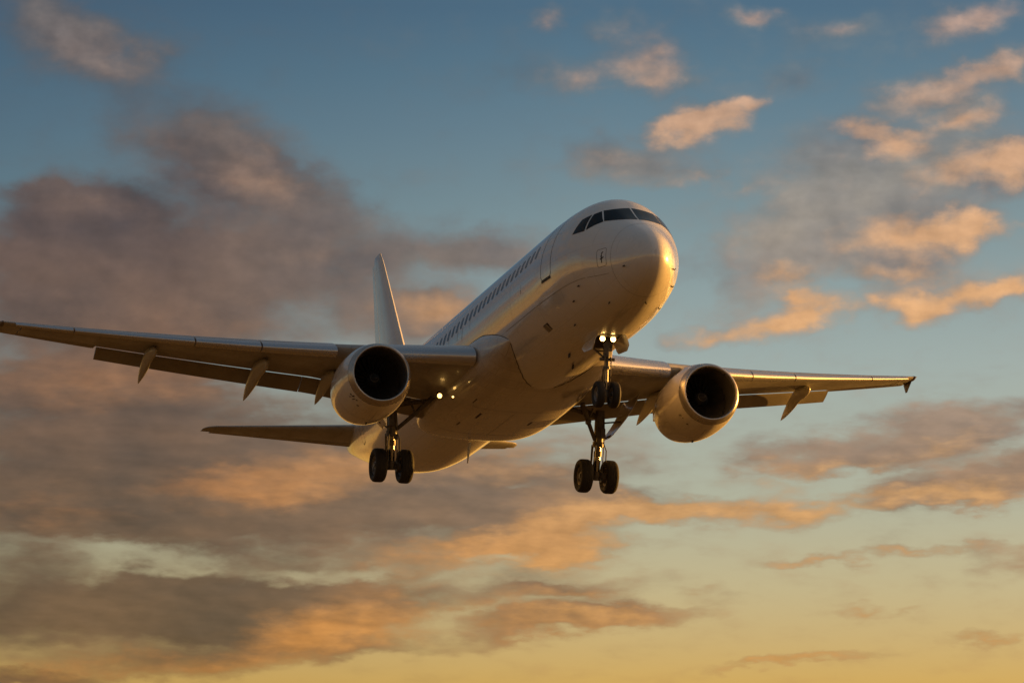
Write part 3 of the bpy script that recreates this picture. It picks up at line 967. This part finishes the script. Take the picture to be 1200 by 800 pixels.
def make_wing(side):
    mb = MB()
    mb.loft([wsec(y, 0.0, 0.83, side) for y in ys(1.2, 6.4, 10)[:-1] + ys(6.4, YF1, 16)])
    mb.loft([wsec(y, 0.0, 0.76, side) for y in ys(YF1 + 0.001, YA1, 10)])
    mb.loft([wsec(y, 0.76, 0.999, side) for y in ys(YF1 + 0.001, YA0 - 0.012, 2)])
    # rounded outer tip
    tip = []
    for i, y in enumerate((YA1 + 0.03, 16.5, 16.68, 16.78, YT)):
        full = wsec(y, 0.0, 0.999, side)
        k = (1, 1, 0.9, 0.66, 0.25)[i]
        zc = ZL(y)
        cen = sum((p for p in full), Vector()) / len(full)
        tip.append([Vector((p.x, p.y, cen.z + (p.z - cen.z) * k)) for p in full])
    mb.loft(tip)
    wing = mb.build('wing', 'wing', airliner, smooth=40)
    mb = MB()
    mb.loft([wsec(y, 0.766, 0.999, side) for y in ys(YA0, YA1 + 0.02, 6)])
    mb.build('aileron', 'flap', wing, smooth=40)
    for a, c in ((2.30, 5.02), (6.45, 8.72), (8.77, 10.75), (10.80, 14.50), (14.55, 16.35)):
        slat(side, a, c, wing)
    flap(side, 2.30, 6.655, wing, 28)
    flap(side, 6.675, 13.46, wing, 29)
    canoe(side, 11.85, 0.22, 1.23, 0.62, 0.46, 16, wing)
    canoe(side, 8.35, 0.22, 1.13, 0.72, 0.54, 14, wing)
    canoe(side, 6.05 if side < 0 else 5.65, 0.40, 1.00, 0.62, 0.50, 15, wing)
    # tip fence: small swept blade above and below the tip
    mb = MB()
    le, te = LE(16.8), TE(16.8)
    for up, hgt in ((1, 0.06), (-1, 0.34)):
        rings = []
        for i in range(7):
            u = i / 6
            ch0, ch1 = le + 0.45 + 0.50 * u, te - 0.20 - (0.18 if up < 0 else 0.3) * u
            rings.append([B(ch0, side * 16.835, ZL(16.8) + up * hgt * u), B(0.5 * (ch0 + ch1), side * (16.86), ZL(16.8) + up * hgt * u), B(ch1, side * 16.835, ZL(16.8) + up * hgt * u), B(0.5 * (ch0 + ch1), side * 16.80, ZL(16.8) + up * hgt * u)])
        mb.loft(rings)
    mb.build('wingtip_fence', 'fence', wing, smooth=40)
    mb = MB()
    rings = []
    for i in range(9):
        u = i / 8
        r = 0.085 * math.sin(math.pi * min(max(0.06 + 0.88 * u, 0), 1)) ** 0.6
        s = LE(16.8) - 0.05 + 0.62 * u
        rings.append([B(s, side * 16.74 + 1.2 * r * math.cos(2 * math.pi * k / 12), ZL(16.8) - 0.01 + r * math.sin(2 * math.pi * k / 12)) for k in range(12)])
    mb.loft(rings)
    mb.build('wingtip_lamp_housing', 'fence', wing, smooth=60)
    if side > 0:
        return wing
    # landing lamp on its folding arm under the wing root (only this one is swung down)
    lx = B(15.35, side * 2.62, -1.74)
    mb = MB()
    mb.tube([lx + Vector((-0.25, 0, 0.18)), lx + Vector((-0.03, 0, 0.02))], 0.035, 8)
    mb.lathe([(-0.10, 0.02), (-0.09, 0.06), (0.0, 0.085), (0.03, 0.085)], lx, (1, 0, -0.05), 20)
    lm = mb.build('landing_lamp', 'gear', wing)
    mb = MB()
    mb.lathe([(0.031, 0.082), (0.05, 0.05), (0.055, 0.0)], lx, (1, 0, -0.05), 20)
    mb.build('landing_lamp_lens', 'lamp_root', wing)
    if side < 0:
        mb = MB()
        mb.lathe([(-0.03, 0.02), (0.0, 0.035), (0.03, 0.025), (0.045, 0.0)], B(14.2, side * 2.47, -2.02), (1, -0.2, 0), 14)
        mb.build('reflection_dot', 'glint', wing)  # added glowing dot imitating a reflected spot; no lamp sits here
    return wing
wings = [make_wing(-1), make_wing(1)]

# ---- tail
def tail_sec(le, te, t, mapper, x0=0.0, x1=0.999, n=14):
    c = te - le
    xs = [x0 + (x1 - x0) * (1 - math.cos(math.pi * i / n)) / 2 for i in range(n + 1)]
    up = [mapper(le + x * c, foil(x, t) * c) for x in reversed(xs)]
    lo = [mapper(le + x * c, -foil(x, t) * c) for x in (xs[1:] if x0 <= 0 else xs)]
    return up + lo
def fin_le(z):
    v = 28.6 + (32.80 - 28.6) * (z - 2.05) / (7.75 - 2.05)
    if z < 2.9: v -= 1.1 * ((2.9 - z) / 1.2) ** 2
    return v
def fin_te(z): return 33.55 + (34.40 - 33.55) * (z - 2.05) / (7.95 - 2.05)
mb = MB()
zs_ = [1.7, 2.05, 2.3, 2.6, 2.9, 3.6, 4.6, 5.6, 6.6, 7.3, 7.6, 7.80, 7.95, 8.04]
rings = []
for z in zs_:
    rr = max(0.0, (z - 7.3) / 0.68)
    le = fin_le(min(z, 7.95)) + (0.10 * rr ** 2.6 if z > 7.3 else 0)
    te = fin_te(z) - (0.20 * max(0.0, (z - 7.6) / 0.46) ** 2.2)
    k = 1.0 if z < 7.75 else (0.95, 0.80, 0.45)[zs_.index(z) - 11]
    rings.append(tail_sec(le, te, 0.105 * k, lambda s, w, z=z: B(s, w, z), 0.0, 0.70))
mb.loft(rings)
fin = mb.build('tail_fin', 'paint', airliner, smooth=45)
mb = MB()
rings = []
for z in (2.35, 3.5, 5.0, 6.5, 7.4, 7.75):
    rr = max(0.0, (z - 7.3) / 0.68)
    le = fin_le(z) + 0.10 * rr ** 2.6
    rings.append(tail_sec(le, fin_te(z) - 0.20 * max(0.0, (z - 7.6) / 0.46) ** 2.2, 0.105 * (0.8 if z > 7.7 else 1), lambda s, w, z=z: B(s, w, z), 0.712, 0.999))
mb.loft(rings)
mb.build('rudder', 'paint', fin, smooth=45)

def make_tailplane(side):
    def le(y): return 31.2 + (35.70 - 31.2) * (y - 0.6) / 5.75
    def te(y): return 35.05 + (36.75 - 35.05) * (y - 0.6) / 5.75
    def zz(y): return 0.72 + 0.115 * (y - 0.6)
    def mp(y, k=1.0): return lambda s, w: B(s, side * y, zz(y) + w * k)
    mb = MB()
    rings = [tail_sec(le(y), te(y), 0.10, mp(y), 0, 0.70) for y in ys(0.5, 5.95, 8)]
    for y, dl, k in ((6.15, 0.06, 0.9), (6.26, 0.18, 0.65), (6.33, 0.36, 0.3)):
        rings.append(tail_sec(le(y) + dl, te(y), 0.10, mp(y, k), 0, 0.70))
    mb.loft(rings)
    tp = mb.build('tailplane', 'wing', airliner, smooth=45)
    mb = MB()
    mb.loft([tail_sec(le(y), te(y), 0.10, mp(y), 0.715, 0.999) for y in ys(0.75, 6.0, 8)])
    mb.build('elevator', 'flap', tp, smooth=45)
    mb = MB()
    return tp
tails = [make_tailplane(-1), make_tailplane(1)]
# tail cone exhaust
mb = MB()
mb.lathe([(0, 0.17), (-0.02, 0.13), (0.35, 0.12), (0.36, 0.0)], B(37.60, 0, 1.2), (1, 0, 0), 20)
mb.build('tail_exhaust', 'hot', fuselage)

# ---- engines
EX, EY, EZ = 11.34, 5.71, -2.04
def make_engine(side):
    o = B(EX, side * EY, EZ)
    ax = Vector((-1, side * -0.012, -0.035))
    mb = MB()
    outer = [(0.235, 1.063), (0.5, 1.125), (0.9, 1.175), (1.4, 1.195), (1.9, 1.185), (2.4, 1.13), (2.8, 1.05), (3.15, 0.955)]
    inner = [(3.15, 0.93), (2.7, 0.98), (2.0, 1.0)]
    mb.lathe(outer + inner, o, ax, 72)
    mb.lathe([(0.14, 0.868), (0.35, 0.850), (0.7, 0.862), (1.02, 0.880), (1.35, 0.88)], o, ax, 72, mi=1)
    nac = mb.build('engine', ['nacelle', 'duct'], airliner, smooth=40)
    mb = MB()
    lipp = [(0.225, 1.0605), (0.15, 1.038), (0.09, 1.012), (0.045, 0.985), (0.015, 0.957), (0.0, 0.930), (0.006, 0.910), (0.03, 0.890), (0.07, 0.877), (0.135, 0.8685)]
    mb.lathe(lipp, o, ax, 72)
    mb.build('intake_lip', 'lip', nac, smooth=60)
    mb = MB()
    mb.lathe([(0.230, 1.064), (0.238, 1.066)], o, ax, 72)
    mb.build('lip_joint', 'line', nac)
    # fan: 24 twisted blades in front of a dark disc
    axn = ax.normalized()
    e1 = axn.cross(Vector((0, 0, 1))).normalized()
    e2 = axn.cross(e1).normalized()
    mb = MB()
    nb = 24
    for k in range(nb):
        a0 = 2 * math.pi * k / nb
        rows = []
        for i in range(7):
            u = i / 6
            r = 0.25 + 0.615 * u
            tw = rad(18 + 40 * u)
            ch = 0.11 + 0.04 * u
            row = []
            for q_ in (-1, 0, 1):
                da = q_ * ch * math.sin(tw) / r
                h = 1.02 + q_ * ch * math.cos(tw) * 0.9 + 0.02 * (1 - q_ * q_)
                ang = a0 + da + 0.16 * u * u
                row.append(o + axn * h + (e1 * math.cos(ang) + e2 * math.sin(ang)) * r)
            rows.append(row)
        mb.loft(rows, closed=False, cap0=False, cap1=False)
    mb.lathe([(1.30, 0.88), (1.30, 0.10)], o, axn, 48)
    mb.build('fan', 'fan', nac, smooth=50, recalc=False)
    mb = MB()
    mb.lathe([(0.58, 0.0), (0.60, 0.035), (0.68, 0.10), (0.80, 0.17), (0.95, 0.225), (1.06, 0.25), (1.12, 0.255)], o, axn, 32)
    # painted swirl
    pts = []
    for i in range(26):
        u = i / 25
        ang = 0.6 + 4.6 * u
        h = 0.625 + 0.30 * u
        rr = (0.055 + 0.165 * u ** 0.8) + 0.006
        pts.append((h, rr, ang))
    vs, fs = [], []
    for h, rr, ang in pts:
        for w_ in (-0.16, 0.16):
            an = ang + w_
            vs.append(o + axn * (h - 0.012) + (e1 * math.cos(an) + e2 * math.sin(an)) * rr)
    fs = [(2 * i, 2 * i + 1, 2 * i + 3, 2 * i + 2) for i in range(len(pts) - 1)]
    mb.add(vs, fs, 1)
    mb.build('spinner', ['spinner', 'mark'], nac, smooth=50)
    # core cowl, nozzle and plug
    mb = MB()
    mb.lathe([(2.0, 0.70), (2.6, 0.74), (3.2, 0.68), (3.8, 0.54), (4.15, 0.44), (4.15, 0.41), (3.8, 0.42)], o, axn, 48)
    mb.build('core_nozzle', 'hot', nac, smooth=40)
    mb = MB()
    mb.lathe([(3.6, 0.30), (4.1, 0.28), (4.5, 0.15), (4.72, 0.02)], o, axn, 32)
    mb.build('exhaust_plug', 'hot', nac, smooth=40)
    # pylon
    mb = MB()
    rings = []
    def wing_low(s):
        y = EY
        x = (s - LE(y)) / (TE(y) - LE(y))
        if x < 0.0: return ZL(y) - 0.03 + (LE(y) - s) * -0.14
        return wpt(y, x, -foil(x, TH(y)) * 0.8, 1).z
    for i in range(13):
        u = i / 12
        s = 12.35 + 5.0 * u
        top = wing_low(s) + 0.03
        bot = EZ + (1.12 if s < 13.8 else 1.12 - (s - 13.8) * 0.22)
        bot = min(bot, top - 0.05)
        if u == 0: top = bot + 0.06
        w_ = 0.20 * math.sin(math.pi * min(0.12 + 0.86 * u, 0.97)) ** 0.7 + 0.01
        yc = side * EY
        rings.append([B(s, yc - w_ * .5, top), B(s, yc + w_ * .5, top), B(s, yc + w_, 0.5 * (top + bot)), B(s, yc + w_ * .9, bot - 0.05), B(s, yc - w_ * .9, bot - 0.05), B(s, yc - w_, 0.5 * (top + bot))])
    mb.loft(rings)
    mb.build('pylon', 'nacelle', nac, smooth=40, bevel=0.03)
    # cowl seams along the keel and a fan cowl split, latches, strakes
    def npt(h, th, off=0.004):
        r = pchip([p[0] for p in outer], [p[1] for p in outer])(h) + off
        return o + axn * h + Vector((0, math.sin(th), math.cos(th))) * r
    mb = MB()
    strip([(0.24 + 0.1 * k, math.pi) for k in range(29)], lambda h, th: npt(h, th), 0.012, mb)
    for h0 in (1.55, ):
        strip([(h0, rad(20 + 320 * k / 60)) for k in range(61)], lambda h, th: npt(h, th), 0.012, mb)
    mb.build('cowl_seam', 'softline', nac, smooth=0, recalc=False)
    for th, h, w_, l_ in ((228, 0.36, 0.05, 0.10), (233, 0.43, 0.05, 0.05), (224, 0.44, 0.03, 0.14), (219, 0.40, 0.04, 0.05), (231, 0.52, 0.025, 0.12), (212, 0.62, 0.05, 0.06)):
        mb = MB()
        strip([(h, rad(th)), (h + l_, rad(th + 3))], lambda a, c: npt(a, c, 0.005), w_, mb)
        mb.build('cowl_marking', 'line', nac, smooth=0, recalc=False)
    mb = MB()
    rings = [[B(-o.x + h, o.y + q_ * 0.02, EZ - 1.17 - d) for q_ in (-1, 1)] + [B(-o.x + h + 0.10, o.y + q_ * 0.02, EZ - 1.17 - d) for q_ in (1, -1)] for h, d in ((1.9, -0.05), (1.95, 0.12))]
    mb.loft(rings)
    mb.build('drain_mast', 'dark', nac)
    return nac
engines = [make_engine(-1), make_engine(1)]

# ---- wheels and landing gear
def make_wheel(o, r, w, parent, out):
    """tyre and rim about an axle along Y; out = +1 / -1 is the side of the dished hub"""
    mb = MB()
    hw = w / 2
    tyre = [(-hw * 0.62, r * 0.56), (-hw * 0.92, r * 0.66), (-hw, r * 0.78), (-hw * 0.96, r * 0.90), (-hw * 0.72, r * 0.975), (-hw * .55, r * .99), (-hw * 0.50, r * 0.978), (-hw * 0.44, r * 0.998), (-hw * 0.2, r), (-hw * .15, r * .985), (-hw * .09, r),
            (hw * .09, r), (hw * .15, r * .985), (hw * 0.2, r), (hw * 0.44, r * 0.998), (hw * 0.50, r * 0.978), (hw * .55, r * .99), (hw * 0.72, r * 0.975), (hw * 0.96, r * 0.90), (hw, r * 0.78), (hw * 0.92, r * 0.66), (hw * 0.62, r * 0.56)]
    mb.lathe(tyre, o, (0, 1, 0), 48, 0)
    for sd in (-1, 1):
        mb.lathe([(sd * hw * 0.62, r * 0.565), (sd * hw * 0.70, r * 0.54), (sd * hw * 0.60, r * 0.50), (sd * hw * 0.30, r * 0.44), (sd * hw * 0.28, r * 0.26), (sd * hw * 0.55, r * 0.22), (sd * hw * 0.62, r * 0.10), (sd * hw * 0.62, 0.0)], o, (0, 1, 0), 32, 1)
        for k in range(9):
            a = 2 * math.pi * k / 9
            mb.lathe([(sd * hw * .29, r * 0.055), (sd * hw * 0.34, r * 0.05), (sd * hw * 0.34, 0)], Vector(o) + Vector((math.cos(a), 0, math.sin(a))) * r * 0.36, (0, 1, 0), 8, 2)
    return mb.build('wheel', ['rubber', 'rim', 'dark'], parent, smooth=40)

def make_nose_gear():
    s, zax = 5.18, -3.82
    mb = MB()
    top = B(4.95, 0, -1.6)
    ax_ = B(s, 0, zax)
    def at(u): return top.lerp(ax_, u)
    mb.tube([top, at(0.42)], [0.095, 0.095], 18)
    mb.tube([at(0.40), at(0.46)], [0.125, 0.125], 18)
    mb.tube([at(0.46), at(0.62)], [0.085, 0.08], 18)
    mb.tube([at(0.60), at(0.64)], [0.11, 0.11], 18)
    mb.tube([at(0.64), at(1.0)], [0.055, 0.055], 16, 1)
    mb.tube([at(0.93), at(1.03)], [0.085, 0.085], 14)
    mb.tube([B(s, -0.30, zax), B(s, 0.30, zax)], 0.055, 14)
    # steering collar with its two cylinders, hoses
    mb.tube([at(0.5) + Vector((0.03, -0.24, 0)), at(0.5) + Vector((0.03, 0.24, 0))], 0.055, 12)
    for sd in (-1, 1):
        mb.tube([at(0.36) + Vector((0.08, sd * 0.08, 0)), at(0.55) + Vector((0.12, sd * 0.11, 0)), at(0.75) + Vector((0.11, sd * 0.09, 0)), at(0.93) + Vector((0.05, sd * 0.07, 0))], 0.014, 6)
    g_ = mb.build('nose_gear', ['gear', 'chrome'], airliner, smooth=40)
    mb = MB()
    k0, k1, k2 = at(0.63) + Vector((-0.06, 0, 0)), at(0.80) + Vector((-0.32, 0, 0)), at(0.97) + Vector((-0.05, 0, 0))
    for a, c in ((k0, k1), (k1, k2)):
        for sd in (-1, 1):
            mb.tube([a + Vector((0, sd * 0.09, 0)), c + Vector((0, sd * 0.03, 0))], [0.028, 0.022], 8)
    mb.tube([k1 + Vector((0, -0.06, 0)), k1 + Vector((0, 0.06, 0))], 0.03, 8)
    mb.build('torque_link', 'gear', g_)
    mb = MB()
    for sd in (-1, 1):
        mb.tube([at(0.47) + Vector((-0.02, sd * 0.10, 0)), B(6.25, sd * 0.22, -1.95)], [0.035, 0.04], 10)
    mb.tube([at(0.47).lerp(B(6.25, 0, -1.95), 0.5) + Vector((0, -0.18, 0)), at(0.47).lerp(B(6.25, 0, -1.95), 0.5) + Vector((0, 0.18, 0))], 0.025, 8)
    mb.build('drag_brace', 'gear', g_)
    for sd in (-1, 1):
        make_wheel(B(s, sd * 0.25, zax), 0.42, 0.25, g_, sd)
    # flat dark patch on the skin, painting the shade of the open bay
    mb = MB()
    patch(lambda u, v: fpt(4.45 + 1.75 * u, math.pi + (v - 0.5) * 0.36, 0.006), 8, 6, mb)
    mb.build('bay_shade', 'line', g_, smooth=0, recalc=False)
    mb = MB()
    for k in range(5):
        u0, u1 = 0.30 + 0.11 * k, 0.36 + 0.11 * k
        mb.tube([at(u0) + Vector((0.10, 0.05 * (-1) ** k, 0)), at((u0 + u1) / 2) + Vector((0.17, 0.10 * (-1) ** k, 0)), at(u1) + Vector((0.10, 0.06 * (-1) ** k, 0))], 0.012, 6)
    mb.build('hydraulic_hose', 'dark', g_)
    # two lamps on a bracket
    mb = MB()
    mb.box(B(4.92, -0.04, -2.1), (0.06, 0.36, 0.10))
    mb.build('lamp_bracket', 'gear', g_, bevel=0.01)
    for sd in (-1, 1):
        c = B(4.80, -0.05 + sd * 0.175, -2.11)
        mb = MB()
        mb.lathe([(-0.13, 0.02), (-0.11, 0.06), (0.0, 0.098), (0.03, 0.10), (0.03, 0.088)], c, (1, 0, -0.06), 20)
        mb.lathe([(0.028, 0.086), (0.045, 0.06), (0.052, 0.0)], c, (1, 0, -0.06), 20, 1)
        mb.build('taxi_lamp', ['gear', 'lamp'], g_)
    # doors: two aft doors hanging either side, one small on the leg
    for sd in (-1, 1):
        mb = MB()
        rings = []
        for i in range(7):
            u = i / 6
            s_ = 4.55 + 1.25 * u
            h = 0.52 * min(1.0, (math.sin(math.pi * (0.08 + 0.84 * u)) * 1.9) ** 0.5) * (1 - 0.25 * u)
            y0 = sd * 0.42
            row = []
            for j in range(6):
                v = j / 5
                row.append(B(s_, y0 + sd * 0.14 * math.sin(v * 1.5), -1.97 - h * v))
            rings.append(row)
        outer_ = [[p + Vector((0, sd * 0.022, 0)) for p in r_] for r_ in rings]
        full = [a + list(reversed(c)) for a, c in zip(rings, outer_)]
        mb.loft(full)
        mb.build('gear_door', 'paint', g_, smooth=40)
    mb = MB()
    rings = []
    for i in range(5):
        u = i / 4
        z = -2.15 - 0.52 * u
        w_ = 0.17 - 0.07 * u
        rings.append([B(4.92 - 0.0, -w_, z), B(4.86, 0, z), B(4.92, w_, z), B(4.94, w_, z), B(4.885, 0, z), B(4.94, -w_, z)])
    mb.loft(rings)
    mb.build('leg_door', 'gear', g_, smooth=30)
    return g_
nose_gear = make_nose_gear()

def make_main_gear(side):
    s, y, zax = 17.7, 3.68, -3.73
    mb = MB()
    top = B(17.35, side * 3.75, -1.45)
    ax_ = B(s, side * y, zax)
    def at(u): return top.lerp(ax_, u)
    mb.tube([top, at(0.12), at(0.50)], [0.16, 0.175, 0.165], 20)
    mb.tube([at(0.48), at(0.56)], [0.20, 0.20], 20)
    mb.tube([at(0.56), at(1.0)], [0.105, 0.105], 18, 1)
    mb.tube([at(0.62), at(0.70)], [0.14, 0.14], 16)
    mb.tube([at(0.93), at(1.06)], [0.15, 0.15], 16)
    mb.tube([B(s, side * (y - 0.62), zax), B(s, side * (y + 0.62), zax)], 0.085, 16)
    for sd in (-1, 1):
        mb.tube([B(s, side * y + sd * 0.16, zax), B(s, side * y + sd * 0.30, zax)], 0.20, 20)
        mb.tube([at(0.05) + Vector((0.16, sd * 0.10, 0)), at(0.40) + Vector((0.21, sd * 0.14, 0)), at(0.70) + Vector((0.17, sd * 0.15, 0)), at(0.95) + Vector((0.12, sd * 0.16, 0))], 0.018, 6)
    mb.box(at(0.36) + Vector((0.19, side * 0.08, 0)), (0.12, 0.16, 0.30))
    mb.box(at(0.58) + Vector((0.17, -side * 0.10, 0)), (0.10, 0.12, 0.18))
    gname = mb.build('main_gear', ['gear', 'chrome'], airliner, smooth=40)
    mb = MB()
    k0, k1, k2 = at(0.52) + Vector((-0.15, 0, 0)), at(0.75) + Vector((-0.55, 0, 0)), at(0.97) + Vector((-0.12, 0, 0))
    for a, c in ((k0, k1), (k1, k2)):
        for sd in (-1, 1):
            mb.tube([a + Vector((0, sd * 0.16, 0)), c + Vector((0, sd * 0.05, 0))], [0.045, 0.035], 8)
    mb.build('torque_link', 'gear', gname)
    mb = MB()
    for sd in (-1, 1):
        base = B(s, side * y + sd * 0.20, zax)
        for k in range(7):
            a = 2 * math.pi * k / 7 + 0.3
            mb.lathe([(0, 0.045), (sd * 0.10, 0.045), (sd * 0.10, 0.0)], base + Vector((math.cos(a), 0, math.sin(a))) * 0.17, (0, 1, 0), 10)
    mb.build('brake_unit', 'gear', gname)
    for sd in (-1, 1):
        mb = MB()
        mb.tube([at(0.50) + Vector((0.18, sd * 0.12, 0)), at(0.64) + Vector((0.34, sd * 0.20, 0)), at(0.82) + Vector((0.30, sd * 0.22, 0)), at(0.97) + Vector((0.12, sd * 0.20, 0))], 0.020, 8)
        mb.build('brake_hose', 'dark', gname)
    # folding side stay to the fuselage
    mb = MB()
    a, c = at(0.46) + Vector((0.05, -side * 0.15, 0)), (B(16.8, -2.45, -1.45) if side < 0 else B(16.9, 2.95, -1.35))
    m_ = a.lerp(c, 0.52) + Vector((0, 0, -0.03))
    mb.tube([a, m_], [0.065, 0.075], 12)
    mb.tube([m_, c], [0.085, 0.09], 12)
    mb.tube([m_ + Vector((-0.1, 0, 0)), m_ + Vector((0.1, 0, 0))], 0.085, 10)
    mb.tube([m_, top.lerp(c, 0.42) + Vector((0, 0, -0.05))], [0.035, 0.035], 8)
    mb.build('side_stay', 'gear', gname)
    mb = MB()
    mb.tube([at(0.10) + Vector((-0.05, -side * 0.12, 0)), B(17.0, side * 2.5, -1.52)], [0.075, 0.075], 12)
    mb.tube([at(0.10) + Vector((-0.05, -side * 0.12, 0)), B(17.25, side * 3.1, -1.50)], [0.10, 0.10], 12)
    mb.build('retraction_jack', 'gear', gname)
    for sd in (-1, 1):
        make_wheel(B(s, side * y + sd * 0.465, zax), 0.585, 0.42, gname, sd)
    # leg door on the outboard side
    mb = MB()
    rings = []
    for i in range(9):
        u = i / 8
        z = -0.98 - 1.45 * u
        wd = 0.82 * (1 - 0.50 * u ** 1.4)
        yb = side * (4.92 - 0.90 * u + 0.10 * math.sin(math.pi * u))
        row = [B(17.35 + 0.12 * u + k_ * wd, yb + side * (-0.05 * k_ - 0.05 * (k_ * k_)), z) for k_ in (-1, -0.5, 0, 0.5, 1)]
        rings.append(row + [p + Vector((0, side * 0.03, 0)) for p in reversed(row)])
    mb.loft(rings)
    mb.build('leg_door', 'paint', gname, smooth=40)
    for u, z in ((0.2, -1.8), (0.48, -2.25)):
        mb = MB()
        mb.tube([at(u), B(17.4, side * (4.92 - 0.9 * (z + 1.12) / -1.45 + 0.02), z)], 0.03, 8)
        mb.build('door_link', 'gear', gname)
    return gname
main_gears = [make_main_gear(-1), make_main_gear(1)]
